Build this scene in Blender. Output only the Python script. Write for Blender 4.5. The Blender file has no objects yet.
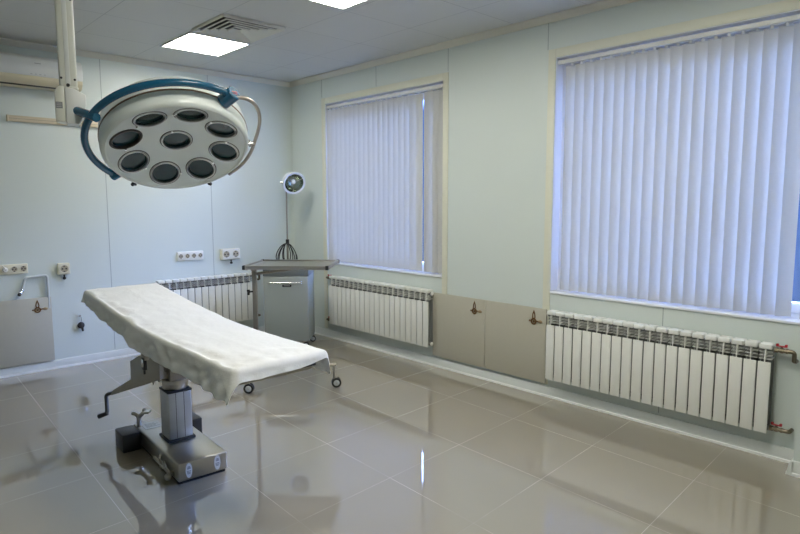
import bpy, bmesh, math, random
from mathutils import noise
from mathutils import Vector, Matrix
PI = math.pi
S = bpy.context.scene
COL = S.collection
random.seed(7)

# ------------------------------------------------------------------ materials
def mat(name, col, rough=.5, metal=0.0, bump=0.0, bscale=40.0, var=0.0, vscale=6.0, spec=.5, coat=0.0, emit=None, estr=0.0, transl=0.0):
    m = bpy.data.materials.new(name); m.use_nodes = True
    nt = m.node_tree; b = nt.nodes['Principled BSDF']
    b.inputs['Base Color'].default_value = (*col, 1)
    b.inputs['Roughness'].default_value = rough
    b.inputs['Metallic'].default_value = metal
    b.inputs['Specular IOR Level'].default_value = spec
    if coat: b.inputs['Coat Weight'].default_value = coat; b.inputs['Coat Roughness'].default_value = .08
    tc = nt.nodes.new('ShaderNodeTexCoord')
    if var:
        n = nt.nodes.new('ShaderNodeTexNoise'); n.inputs['Scale'].default_value = vscale; n.inputs['Detail'].default_value = 4
        nt.links.new(tc.outputs['Object'], n.inputs['Vector'])
        mx = nt.nodes.new('ShaderNodeMix'); mx.data_type = 'RGBA'
        mx.inputs[6].default_value = (*[c*(1-var) for c in col], 1); mx.inputs[7].default_value = (*[min(1, c*(1+var)) for c in col], 1)
        nt.links.new(n.outputs['Fac'], mx.inputs[0]); nt.links.new(mx.outputs[2], b.inputs['Base Color'])
    if bump:
        n2 = nt.nodes.new('ShaderNodeTexNoise'); n2.inputs['Scale'].default_value = bscale; n2.inputs['Detail'].default_value = 3
        nt.links.new(tc.outputs['Object'], n2.inputs['Vector'])
        bp = nt.nodes.new('ShaderNodeBump'); bp.inputs['Strength'].default_value = bump; bp.inputs['Distance'].default_value = .01
        nt.links.new(n2.outputs['Fac'], bp.inputs['Height']); nt.links.new(bp.outputs['Normal'], b.inputs['Normal'])
    if emit:
        b.inputs['Emission Color'].default_value = (*emit, 1); b.inputs['Emission Strength'].default_value = estr
    if transl:
        tr = nt.nodes.new('ShaderNodeBsdfTranslucent'); tr.inputs['Color'].default_value = (*col, 1)
        ms = nt.nodes.new('ShaderNodeMixShader'); ms.inputs[0].default_value = transl
        nt.links.new(b.outputs[0], ms.inputs[1]); nt.links.new(tr.outputs[0], ms.inputs[2])
        nt.links.new(ms.outputs[0], nt.nodes['Material Output'].inputs['Surface'])
    return m

def grid_mat(name, tile, line, px, py, w, rough, var, bump=0.0, lrough=.5, spec=.5, kx=0.0, ky=0.0, coat=0.0):
    """square tiles with joints; object coordinates, joints at whole multiples of the pitch"""
    m = bpy.data.materials.new(name); m.use_nodes = True
    nt = m.node_tree; b = nt.nodes['Principled BSDF']; L = nt.links.new
    b.inputs['Specular IOR Level'].default_value = spec
    tc = nt.nodes.new('ShaderNodeTexCoord'); sx = nt.nodes.new('ShaderNodeSeparateXYZ'); L(tc.outputs['Object'], sx.inputs[0])
    def M(op, a, bb=None):
        n = nt.nodes.new('ShaderNodeMath'); n.operation = op
        for i, v in enumerate((a, bb)):
            if v is None: continue
            if isinstance(v, (int, float)): n.inputs[i].default_value = v
            else: L(v, n.inputs[i])
        return n.outputs[0]
    masks = []; cells = []
    gx = M('SUBTRACT', sx.outputs[0], M('MULTIPLY', sx.outputs[1], kx)); gy = M('SUBTRACT', sx.outputs[1], M('MULTIPLY', sx.outputs[0], ky))
    for out, p in ((gx, px), (gy, py)):
        q = M('DIVIDE', out, p); f = M('FRACT', q); d = M('MINIMUM', f, M('SUBTRACT', 1.0, f))
        masks.append(M('LESS_THAN', d, w / p / 2)); cells.append(M('FLOOR', q))
    mk = M('MAXIMUM', *masks)
    cx = nt.nodes.new('ShaderNodeCombineXYZ'); L(cells[0], cx.inputs[0]); L(cells[1], cx.inputs[1])
    wn = nt.nodes.new('ShaderNodeTexWhiteNoise'); L(cx.outputs[0], wn.inputs['Vector'])
    ns = nt.nodes.new('ShaderNodeTexNoise'); ns.inputs['Scale'].default_value = 3; ns.inputs['Detail'].default_value = 6; L(tc.outputs['Object'], ns.inputs['Vector'])
    fac = M('ADD', M('MULTIPLY', wn.outputs['Value'], .6), M('MULTIPLY', ns.outputs['Fac'], .4))
    mx = nt.nodes.new('ShaderNodeMix'); mx.data_type = 'RGBA'
    mx.inputs[6].default_value = (*[c*(1-var) for c in tile], 1); mx.inputs[7].default_value = (*[c*(1+var) for c in tile], 1); L(fac, mx.inputs[0])
    m2 = nt.nodes.new('ShaderNodeMix'); m2.data_type = 'RGBA'; L(mk, m2.inputs[0]); L(mx.outputs[2], m2.inputs[6])
    ln = nt.nodes.new('ShaderNodeTexNoise'); ln.inputs['Scale'].default_value = 2.2; ln.inputs['Detail'].default_value = 3; L(tc.outputs['Object'], ln.inputs['Vector'])
    lr = nt.nodes.new('ShaderNodeMapRange'); lr.inputs[1].default_value = .42; lr.inputs[2].default_value = .58; L(ln.outputs['Fac'], lr.inputs[0])
    m3 = nt.nodes.new('ShaderNodeMix'); m3.data_type = 'RGBA'; m3.inputs[6].default_value = (*line[0], 1); m3.inputs[7].default_value = (*line[1], 1)
    L(lr.outputs[0], m3.inputs[0]); L(m3.outputs[2], m2.inputs[7])
    L(m2.outputs[2], b.inputs['Base Color'])
    rn = M('ADD', M('MULTIPLY', mk, lrough - rough), rough); L(rn, b.inputs['Roughness'])
    if coat: b.inputs['Coat Weight'].default_value = coat; b.inputs['Coat Roughness'].default_value = rough; b.inputs['Coat IOR'].default_value = 1.65
    bp = nt.nodes.new('ShaderNodeBump'); bp.inputs['Strength'].default_value = .12; bp.inputs['Distance'].default_value = .001; bp.invert = True
    L(mk, bp.inputs['Height']); L(bp.outputs['Normal'], b.inputs['Normal'])
    return m

WALL = mat('wall_panel_paint', (.63, .69, .66), .42, var=.02, vscale=2.0, bump=.03, bscale=120)
CEILM = grid_mat('ceiling_panels', (.60, .60, .57), ((.40, .40, .38), (.46, .46, .44)), .663, .663, .007, .55, .02)
FLOORM = grid_mat('porcelain_tiles', (.30, .27, .212), ((.17, .14, .10), (.37, .335, .265)), .655, .655, .0034, .012, .03, lrough=.30, spec=.95, kx=.045, ky=.065, coat=.50)
TRIMC = mat('cream_trim', (.70, .70, .58), .45, var=.03)
CORN = mat('cornice_plastic', (.68, .66, .58), .5, var=.03)
BASEB = mat('baseboard_plastic', (.66, .69, .67), .3, var=.03)
BASEW = mat('baseboard_edge', (.82, .84, .82), .3)
JOINT = mat('panel_joint', (.36, .41, .41), .6, var=.05)
PVC = mat('white_pvc', (.84, .86, .90), .3, var=.02)
SLAT = mat('blind_fabric', (.57, .575, .56), .75, var=.03, vscale=60)
RAILM = mat('blind_rail', (.70, .70, .66), .4)
RADW = mat('radiator_enamel', (.78, .79, .74), .32, var=.02)
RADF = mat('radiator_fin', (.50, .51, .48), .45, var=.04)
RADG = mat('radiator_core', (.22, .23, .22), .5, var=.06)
PANELB = mat('beige_heater', (.47, .452, .37), .45, var=.03, vscale=30, bump=.05, bscale=300)
PANELG = mat('heater_edge', (.30, .29, .27), .4)
BRONZE = mat('bronze_emblem', (.17, .085, .03), .35, .6, var=.2, vscale=80)
BRONZL = mat('bronze_pale', (.36, .27, .16), .35, .6, var=.2, vscale=80)
CREAMP = mat('cream_plastic', (.76, .72, .56), .35, var=.02)
WHITEP = mat('white_plastic', (.82, .82, .78), .32, var=.02)
DARKP = mat('dark_hole', (.05, .045, .04), .5)
BLACKP = mat('black_plastic', (.018, .018, .02), .42, var=.2, vscale=30)
RUBBER = mat('black_rubber', (.012, .013, .014), .55, var=.2, vscale=30)
STEEL = mat('brushed_steel', (.50, .47, .41), .30, 1.0, var=.06, vscale=12)
DARKST = mat('dark_steel', (.10, .095, .085), .38, .8, var=.1)
STEELD = mat('worn_steel', (.40, .37, .32), .36, 1.0, var=.08, vscale=14)
ALU = mat('anodised_aluminium', (.50, .51, .52), .38, .85, var=.04, vscale=20)
CHROME = mat('chrome', (.75, .75, .75), .12, 1.0, var=.03)
BRASS = mat('brass_valve', (.20, .17, .12), .3, 1.0, var=.15, vscale=60)
REDH = mat('red_handle', (.42, .02, .03), .35, var=.1)
GEARB = mat('gearbox_paint', (.40, .37, .31), .42, .35, var=.05, vscale=8)
SHEET = mat('nonwoven_sheet', (.84, .84, .81), .85, var=.02, vscale=30, bump=.22, bscale=34, transl=.12)
PADM = mat('mattress_vinyl', (.05, .06, .07), .45, var=.1)
LAMPW = mat('lamp_enamel', (.74, .79, .76), .28, var=.02, coat=.35)
LAMPF = mat('lamp_face_enamel', (.70, .76, .75), .34, var=.02, coat=.2)
LAMPB = mat('lamp_blue', (.008, .10, .20), .25, coat=.4, var=.06)
SEAM = mat('brown_seam', (.16, .10, .06), .5)
BEZEL = mat('lens_bezel', (.45, .46, .45), .28, .9, var=.05)
BEZELD = mat('lens_gasket', (.05, .045, .04), .5)
LENS = mat('dark_lens', (.008, .034, .038), .14, spec=.35, var=.3, vscale=14)
POSTW = mat('post_enamel', (.66, .67, .60), .32, var=.03, coat=.2)
POSTC = mat('joint_cover', (.70, .72, .70), .38, var=.02)
CABG = mat('cabinet_grey', (.33, .37, .355), .4, var=.03, bump=.02, bscale=150)
CABD = mat('cabinet_dark', (.16, .18, .19), .42, var=.05)
TRAYM = mat('tray_steel', (.46, .44, .40), .3, 1.0, var=.08, vscale=9)
HUBG = mat('castor_hub', (.50, .54, .56), .35)
GREYP = mat('grey_pipe', (.56, .60, .60), .4, var=.03)
ACW = mat('ac_plastic', (.66, .68, .66), .35, var=.02)
ACY = mat('ac_aged_plastic', (.66, .60, .42), .4, var=.05)
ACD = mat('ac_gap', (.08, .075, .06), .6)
DUCT = mat('duct_cream', (.62, .54, .40), .45, var=.05)
VENTM = mat('vent_aluminium', (.66, .65, .58), .4, .2, var=.04)
DIFF = mat('light_diffuser', (.9, .9, .9), .5, emit=(1.0, .975, .88), estr=25.0)
LTFR = mat('light_frame', (.66, .66, .64), .4)
STICK = mat('white_sticker', (.78, .78, .76), .4)
STICKG = mat('sticker_print', (.20, .21, .22), .5)
GREYL = mat('grey_print', (.42, .43, .43), .5)
PLATEM = mat('etched_plate', (.52, .53, .53), .3, .8, var=.15, vscale=50)
REDP = mat('red_print', (.5, .05, .06), .5)
REFLM = mat('reflector_mirror', (.55, .60, .50), .14, 1.0, var=.15, vscale=40)
BULBM = mat('bulb_glass', (.85, .85, .78), .08, spec=.8)
LHEADW = mat('lamp_head_white', (.78, .80, .80), .3, coat=.2)
CABLE = mat('black_cable', (.022, .022, .025), .45)
GLASS = bpy.data.materials.new('window_glass'); GLASS.use_nodes = True
_nt = GLASS.node_tree; _nt.nodes.remove(_nt.nodes['Principled BSDF'])
_t = _nt.nodes.new('ShaderNodeBsdfTransparent'); _t.inputs[0].default_value = (.95, .97, 1, 1)
_g = _nt.nodes.new('ShaderNodeBsdfGlossy'); _g.inputs['Roughness'].default_value = .02
_f = _nt.nodes.new('ShaderNodeFresnel'); _f.inputs[0].default_value = 1.3
_m = _nt.nodes.new('ShaderNodeMixShader')
_nt.links.new(_f.outputs[0], _m.inputs[0]); _nt.links.new(_t.outputs[0], _m.inputs[1]); _nt.links.new(_g.outputs[0], _m.inputs[2])
_nt.links.new(_m.outputs[0], _nt.nodes['Material Output'].inputs['Surface'])

# ------------------------------------------------------------------ mesh builder
class MB:
    def __init__(s): s.bm = bmesh.new(); s.mi = 0
    def _new(s, geom_faces):
        for f in geom_faces: f.material_index = s.mi; f.smooth = True
    def box(s, lo, hi, bev=0.0, seg=2, M=None):
        vs = [s.bm.verts.new((x, y, z)) for x in (lo[0], hi[0]) for y in (lo[1], hi[1]) for z in (lo[2], hi[2])]
        q = [(0,1,3,2),(4,6,7,5),(0,4,5,1),(2,3,7,6),(0,2,6,4),(1,5,7,3)]
        fs = [s.bm.faces.new([vs[i] for i in f]) for f in q]; s._new(fs)
        if M is not None:
            for v in vs: v.co = M @ v.co
        if bev > 0:
            es = list({e for f in fs for e in f.edges})
            r = bmesh.ops.bevel(s.bm, geom=es, offset=bev, segments=seg, affect='EDGES', profile=.5)
            s._new(r['faces'])
        return s
    def prism(s, poly, fn, t0, t1, bev=0.0):
        """poly: 2D points; fn(a,b,t)->3D"""
        A = [s.bm.verts.new(fn(a, b, t0)) for a, b in poly]; B = [s.bm.verts.new(fn(a, b, t1)) for a, b in poly]
        n = len(poly); fs = [s.bm.faces.new(A), s.bm.faces.new(B[::-1])]
        for i in range(n):
            j = (i+1) % n; fs.append(s.bm.faces.new((A[j], A[i], B[i], B[j])))
        bmesh.ops.recalc_face_normals(s.bm, faces=fs); s._new(fs)
        if bev > 0:
            es = list({e for f in fs for e in f.edges})
            r = bmesh.ops.bevel(s.bm, geom=es, offset=bev, segments=2, affect='EDGES', profile=.5); s._new(r['faces'])
        return s
    def lathe(s, prof, o=(0,0,0), ax=(0,0,1), n=40, sx=1.0):
        """prof: (r,h) list; r=0 allowed at the ends; ring along axis ax"""
        o = Vector(o); ax = Vector(ax).normalized()
        t = Vector((1,0,0)) if abs(ax.x) < .8 else Vector((0,1,0))
        a = ax.cross(t).normalized(); b = ax.cross(a)
        rings = []
        for r, h in prof:
            if r < 1e-6: rings.append([s.bm.verts.new(o + ax*h)])
            else: rings.append([s.bm.verts.new(o + ax*h + (a*math.cos(2*PI*k/n) + b*math.sin(2*PI*k/n))*r) for k in range(n)])
        fs = []
        for A, B in zip(rings[:-1], rings[1:]):
            for k in range(n):
                j = (k+1) % n
                if len(A) == 1 and len(B) == 1: continue
                if len(A) == 1: fs.append(s.bm.faces.new((A[0], B[j], B[k])))
                elif len(B) == 1: fs.append(s.bm.faces.new((A[k], A[j], B[0])))
                else: fs.append(s.bm.faces.new((A[k], A[j], B[j], B[k])))
        bmesh.ops.recalc_face_normals(s.bm, faces=fs); s._new(fs); return s
    def cyl(s, p0, p1, r0, r1=None, n=24, bev=0.0):
        p0 = Vector(p0); p1 = Vector(p1); h = (p1-p0).length; r1 = r0 if r1 is None else r1
        if bev: pr = [(0,0),(r0-bev,0),(r0,bev),(r1,h-bev),(r1-bev,h),(0,h)]
        else: pr = [(0,0),(r0,0),(r1,h),(0,h)]
        return s.lathe(pr, p0, p1-p0, n)
    def sphere(s, c, r, n=20, m=10, ax=(0,0,1), sq=1.0):
        return s.lathe([(r*math.sin(PI*i/m) if 0 < i < m else 0, -r*sq*math.cos(PI*i/m)) for i in range(m+1)], c, ax, n)
    def tube(s, pts, r, n=10, closed=False):
        pts = [Vector(p) for p in pts]; N = len(pts)
        rr = r if isinstance(r, (list, tuple)) else [r]*N
        T = []
        for i in range(N):
            if closed: d = pts[(i+1) % N] - pts[i-1]
            else: d = pts[min(i+1, N-1)] - pts[max(i-1, 0)]
            T.append(d.normalized())
        up = Vector((0,0,1)) if abs(T[0].z) < .9 else Vector((1,0,0))
        a = T[0].cross(up).normalized(); rings = []
        for i in range(N):
            a = (a - T[i]*a.dot(T[i])).normalized(); b = T[i].cross(a)
            rings.append([s.bm.verts.new(pts[i] + (a*math.cos(2*PI*k/n)+b*math.sin(2*PI*k/n))*rr[i]) for k in range(n)])
        fs = []
        for i in range(N if closed else N-1):
            A = rings[i]; B = rings[(i+1) % N]
            for k in range(n):
                j = (k+1) % n; fs.append(s.bm.faces.new((A[k], A[j], B[j], B[k])))
        if not closed: fs.append(s.bm.faces.new(rings[0][::-1])); fs.append(s.bm.faces.new(rings[-1]))
        bmesh.ops.recalc_face_normals(s.bm, faces=fs); s._new(fs); return s
    def poly(s, pts):
        f = s.bm.faces.new([s.bm.verts.new(p) for p in pts]); s._new([f]); return s
    def grid(s, P):
        V = [[s.bm.verts.new(p) for p in row] for row in P]; fs = []
        for i in range(len(V)-1):
            for j in range(len(V[0])-1): fs.append(s.bm.faces.new((V[i][j], V[i+1][j], V[i+1][j+1], V[i][j+1])))
        s._new(fs); return s

def fillet(pts, r, k=6):
    """round the corners of a polyline"""
    pts = [Vector(p) for p in pts]; out = [pts[0]]
    for i in range(1, len(pts)-1):
        p = pts[i]; a = (pts[i-1]-p); b = (pts[i+1]-p); d = min(r, a.length*.49, b.length*.49)
        A = p + a.normalized()*d; B = p + b.normalized()*d
        for t in range(k+1):
            t /= k; out.append(A*(1-t)**2 + p*2*t*(1-t) + B*t*t)
    out.append(pts[-1]); return out

def wpos(o):
    v = Vector((0,0,0))
    while o is not None: v += o.location; o = o.parent
    return v
def obj(name, mb, mats, parent=None, world=False, sharp=38, loc=None):
    me = bpy.data.meshes.new(name); mb.bm.normal_update(); mb.bm.to_mesh(me); mb.bm.free()
    if not isinstance(mats, (list, tuple)): mats = [mats]
    for m in mats: me.materials.append(m)
    me.set_sharp_from_angle(angle=math.radians(sharp))
    o = bpy.data.objects.new(name, me); COL.objects.link(o)
    if parent is not None: o.parent = parent
    off = wpos(parent) if (world and parent is not None) else Vector((0,0,0))
    if loc is not None: off = off + Vector(loc); o.location = Vector(loc)
    if off.length > 0 and (world or loc is not None): me.transform(Matrix.Translation(-(off if world else Vector(loc))))
    return o
def tag(o, label, cat, group=None):
    o['label'] = label; o['category'] = cat
    if group: o['group'] = group
    return o
def thing(name, label, cat, loc=(0,0,0), rz=0.0, group=None):
    o = bpy.data.objects.new(name, None); COL.objects.link(o); o.empty_display_size = .1
    o.location = loc; o.rotation_euler = (0,0,rz); return tag(o, label, cat, group)
def struct(name, mb, m, sharp=30):
    o = obj(name, mb, m, sharp=sharp); o['kind'] = 'structure'; return o

# ------------------------------------------------------------------ camera
F = 603.0; W2, H2 = 800, 534
r = Vector((.73003215, -.68341114, -.00151077)); u = Vector((.07584834, .07882521, .9939988)); w = Vector((.67919076, .72576567, -.10938053))
cam = bpy.data.cameras.new('camera'); co = bpy.data.objects.new('camera', cam); COL.objects.link(co)
Mx = Matrix((r, u, -w)).transposed().to_4x4(); Mx.translation = Vector((0,0,1.61)); co.matrix_world = Mx
cam.sensor_width = 36; cam.lens = F/W2*36; cam.clip_start = .05; cam.clip_end = 200
S.camera = co

# ------------------------------------------------------------------ room
XW, YW, ZC = 4.2, 6.44, 3.04        # window wall, back wall, ceiling
XL, YF = -2.2, -1.6
WIN = [(3.897, 5.735, .877, 2.71), (.68, 2.703, .862, 2.715)]
fl = obj('floor', MB().box((XL-.55, YF-.2, -.12), (XW+.25-.0, YW+.25, 0)), FLOORM, loc=(2.257, 2.50, 0)); fl['kind'] = 'structure'
ce = obj('ceiling', MB().box((XL-.2, YF-.2, ZC), (XW+.25, YW+.25, ZC+.12)), CEILM, loc=(2.30, 5.08, ZC)); ce['kind'] = 'structure'
struct('wall_back', MB().box((XL-.2, YW, 0), (XW+.25, YW+.25, ZC)), WALL)
m = MB()                                                # window wall with two openings
ys = [YF, WIN[1][0], WIN[1][1], WIN[0][0], WIN[0][1], YW]
m.box((XW, ys[0], 0), (XW+.25, ys[1], ZC)); m.box((XW, ys[2], 0), (XW+.25, ys[3], ZC)); m.box((XW, ys[4], 0), (XW+.25, ys[5], ZC))
for y0, y1, z0, z1 in WIN:
    m.box((XW, y0, 0), (XW+.25, y1, z0)); m.box((XW, y0, z1), (XW+.25, y1, ZC))
struct('wall_right', m, WALL)
struct('wall_left', MB().box((XL-.2, YF, 0), (XL, YW, ZC)), WALL)
struct('wall_front', MB().box((XL-.2, YF-.2, 0), (XW+.25, YF, ZC)), WALL)
struct('wall_corner', MB().box((4.02, YF, 0), (XW, .905, ZC)), WALL)   # boxed-in wall end beside the second window
tn = 0
def trim(mb, m):
    global tn; tn += 1; return struct('trim_%d' % tn, mb, m)
# cornice along the walls
def cornice(fn, a, b):
    mb = MB(); mb.prism([(0, 0), (.045, 0), (.045, .012), (.012, .052), (0, .052)], fn, a, b); return mb
trim(cornice(lambda p, q, t: (t, YW-p, ZC-q), XL, XW), CORN)
trim(cornice(lambda p, q, t: (XW-p, t, ZC-q), .905, YW), CORN)
# baseboards: sloping plastic profile with a bright lower edge
def baseboard(name, fn, a, b):
    mb = MB(); mb.prism([(0, 0), (.024, 0), (.024, .020), (.016, .070), (.010, .085), (0, .085)], fn, a, b)
    o = obj(name, mb, [BASEB, BASEW]); o['kind'] = 'structure'
    mb = MB(); mb.prism([(.024, 0), (.028, 0), (.028, .016), (.024, .020)], fn, a, b)
    e = obj('baseboard_edge', mb, BASEW, o)
    return o
baseboard('baseboard_back', lambda p, q, t: (t, YW-p, q), XL, XW-.026)
baseboard('baseboard_right', lambda p, q, t: (XW-p, t, q), .935, YW-.029)
baseboard('baseboard_corner', lambda p, q, t: (t, .905+p, q), 3.992, XW-.029)
baseboard('baseboard_pillar', lambda p, q, t: (4.02-p, t, q), YF, .904)
# panel joints
for x, z0, z1 in ((2.01, .10, 2.99), (3.121, .10, 2.99), (.92, .10, 2.99)):
    trim(MB().box((x-.003, YW-.0015, z0), (x+.003, YW, z1)), JOINT)
for y, z0, z1 in ((4.846, 2.785, 2.99), (5.80, 2.785, 2.99), (3.84, 2.785, 2.99), (2.78, 2.785, 2.99), (1.785, .10, .86)):
    trim(MB().box((XW-.0015, y-.003, z0), (XW, y+.003, z1)), JOINT)
trim(MB().box((XW-.006, YW-.014, .1), (XW, YW, 2.99)).box((XW-.014, YW-.006, .1), (XW, YW, 2.99)), WALL)
# cream cover strips round each window, running down to the baseboard
for k, (y0, y1, z0, z1) in enumerate(WIN):
    t = .066
    mb = MB(); mb.box((XW-.008, y1+.001, .10), (XW, y1+t, z1+t), .002)
    trim(mb, TRIMC)
    if k == 0: trim(MB().box((XW-.008, y0-t, .10), (XW, y0-.001, z1+t), .002), TRIMC)
    trim(MB().box((XW-.0085, y0 if k == 0 else .96, z1+.001), (XW, y1, z1+t), .002), TRIMC)
# windows: white frames, sash, glass, sill
for k, (y0, y1, z0, z1) in enumerate(WIN):
    fx0, fx1 = XW+.095, XW+.16
    def frame(mb, a0, a1, b0, b1, wd, x0, x1):
        mb.box((x0, a0, b0), (x1, a1, b0+wd), .004); mb.box((x0, a0, b1-wd), (x1, a1, b1), .004)
        mb.box((x0, a0, b0+wd), (x1, a0+wd, b1-wd), .004); mb.box((x0, a1-wd, b0+wd), (x1, a1, b1-wd), .004); return mb
    wf = struct('window_%d' % (k+1), frame(MB(), y0, y1, z0, z1, .055, fx0, fx1), PVC)
    sh = obj('sash', frame(MB(), y0+.057, y1-.057, z0+.056, z1-.056, .06, fx0-.012, fx1-.01), PVC, wf)
    obj('pane', MB().box((fx0+.02, y0+.116, z0+.115), (fx0+.026, y1-.116, z1-.115)), GLASS, sh)
    obj('sill', MB().box((XW-.012, y0+.001, z0), (fx0, y1-.001, z0+.018), .004), PVC, wf)
    hd = MB(); hy = y1-.095; hd.box((fx0-.02, hy-.014, z0+.12), (fx0-.012, hy+.014, z0+.19), .003); hd.cyl((fx0-.02, hy, z0+.155), (fx0-.045, hy, z0+.155), .009)
    hd.box((fx0-.052, hy-.011, z0+.06), (fx0-.038, hy+.011, z0+.165), .005); obj('handle', hd, WHITEP, wf)
    rv = MB(); rv.box((XW+.001, y1-.004, z0+.02), (fx0, y1, z1)); rv.box((XW+.001, y0, z0+.02), (fx0, y0+.004, z1)); rv.box((XW+.001, y0, z1-.004), (fx0, y1, z1))
    obj('reveal_lining', rv, PVC, wf)

# ------------------------------------------------------------------ vertical blinds
def slat_mesh(z0, z1, wd=.089):
    mb = MB(); P = []
    for i in range(9):
        s = i/8 - .5; P.append([(0.006*(1-(2*s)**2), -s*wd, z) for z in (z0, z0+.02, z1-.02, z1)])
    mb.grid(P); return mb
def blind(lbl, y0, y1, ztop, zbot, n, ystart, ang, special=None):
    X = XW+.037
    b = thing('vertical_blind', lbl, 'blind', (X, y1, ztop))
    rl = MB(); rl.box((-.022, y0-y1+.003, -.052), (.022, -.003, -.022), .003); obj('head_rail', rl, RAILM, b)
    first = None
    for i in range(n):
        y = ystart - .08*i - y1
        a = ang + random.uniform(-2.0, 2.0); 
        if special and i in special: dy, a = special[i]; y += dy
        if first is None:
            mbs = slat_mesh(zbot-ztop, -.072); o = obj('slat', mbs, SLAT, b, sharp=60); first = o
            mbc = MB(); mbc.box((-.004, -.009, -.072), (.004, .009, -.052), .001); c = obj('slat_hook', mbc, WHITEP, o); fc = c
        else:
            o = first.copy(); COL.objects.link(o); o.parent = b
            c = fc.copy(); COL.objects.link(c); c.parent = o
        o.location = (0, y, 0); o.rotation_euler = (0, 0, math.radians(a))
    return b
# left edge of each slat turned towards the room
blind('white vertical fabric blind in the far window, beside the room corner', 3.897, 5.735, 2.71, .912, 23, 5.69, 31, {18: (.0, 6), 19: (-.047, 31)})
blind('tall white vertical fabric blind in the near window at the right edge', .885, 2.703, 2.715, .896, 21, 2.585, 31, {20: (-.052, 31)})

# ------------------------------------------------------------------ radiators
HR = .57
def section_mesh():
    mb = MB()
    mb.box((.004, -.100, .012), (.076, -.091, HR-.112), .003)               # front plate
    mb.box((.004, -.098, HR-.033), (.076, -.020, HR), .008, 3)              # top cap
    mb.box((.0365, -.094, HR-.118), (.0435, -.030, HR-.020), .002)            # upright rib of the vent
    mb.mi = 1
    mb.mi = 2
    for k, z in enumerate((HR-.048, HR-.070, HR-.092)):
        Mt = Matrix.Translation((.04, -.06, z)) @ Matrix.Rotation(math.radians(10), 4, 'X')
        mb.box((-.036, -.026, -.003), (.036, .03, .003), .0015, 1, Mt)
    mb.mi = 1
    mb.box((.036, -.091, .03), (.044, -.03, HR-.1)); mb.box((.005, -.034, .02), (.075, -.026, HR-.03))
    mb.cyl((.0, -.055, HR-.035), (.08, -.055, HR-.035), .019, n=14); mb.cyl((.0, -.055, .04), (.08, -.055, .04), .019, n=14)
    return mb
def ball_valve(root, x, z, dirx, long=True):
    v = MB(); y = -.055; d = dirx
    v.cyl((x, y, z), (x+d*.018, y, z), .017, n=8); v.cyl((x+d*.018, y, z), (x+d*.06, y, z), .012, n=16); v.cyl((x+d*.028, y, z), (x+d*.045, y, z), .017, n=8)
    v.cyl((x+d*.06, y, z), (x+d*.072, y, z), .016, n=8); v.cyl((x+d*.036, y, z), (x+d*.036, y, z+.026), .007, n=10)
    v.tube(fillet([(x+d*.07, y, z), (x+d*.105, y, z), (x+d*.105, y, z-.055) if long else (x+d*.105, -.0015, z)], .02) + ([(x+d*.105, -.03, z-.062), (x+d*.105, -.0015, z-.062)] if long else []), .0125, 12)
    o = obj('valve', v, BRASS, root)
    h = MB(); h.box((x+d*.036-.030, y-.007, z+.022), (x+d*.036+.030, y+.007, z+.030), .003); h.box((x+d*.036-.030, y-.009, z+.026), (x+d*.036-.016, y+.009, z+.040), .003); h.box((x+d*.036+.016, y-.009, z+.026), (x+d*.036+.030, y+.009, z+.040), .003)
    obj('valve_handle', h, REDH, o)
def radiator(lbl, loc, rz, n, valves):
    R_ = thing('radiator', lbl, 'radiator', loc, rz, None)
    first = None
    for i in range(n):
        if first is None: first = o = obj('section', section_mesh(), [RADW, RADG, RADF], R_)
        else: o = first.copy(); COL.objects.link(o); o.parent = R_
        o.location = (.08*i, 0, 0)
    L_ = .08*n
    if valves != 'left':
        for z in (HR-.035, .04): ball_valve(R_, L_+.001, z, 1, z > .2)
    else:
        for z in (HR-.035, .04): ball_valve(R_, -.001, z, -1, False)
    xe = L_ if valves == 'left' else 0; d = 1 if valves == 'left' else -1
    for z in (HR-.035, .04):
        p = MB(); p.cyl((xe, -.055, z), (xe+d*.012, -.055, z), .020, n=18, bev=.003); p.cyl((xe+d*.012, -.055, z), (xe+d*.018, -.055, z), .012, n=6); obj('end_plug', p, WHITEP, R_)
    for x in (.08*2, .08*(n-2)):
        bk = MB(); bk.box((x-.012, -.03, HR-.10), (x+.012, -.0006, HR-.075)); obj('wall_bracket', bk, RADG, R_)
    return R_
radiator('white ribbed radiator below the near window with red valves on its right end', (XW, 2.672, .165), -PI/2, 20, 'right')
radiator('white ribbed radiator under the far window, just left of the beige wall heaters', (XW, 5.585, .185), -PI/2, 20, 'left')
radiator('white ribbed radiator on the back wall, partly hidden behind the draped operating table', (2.44, YW, .20), 0, 14, 'right')

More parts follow.
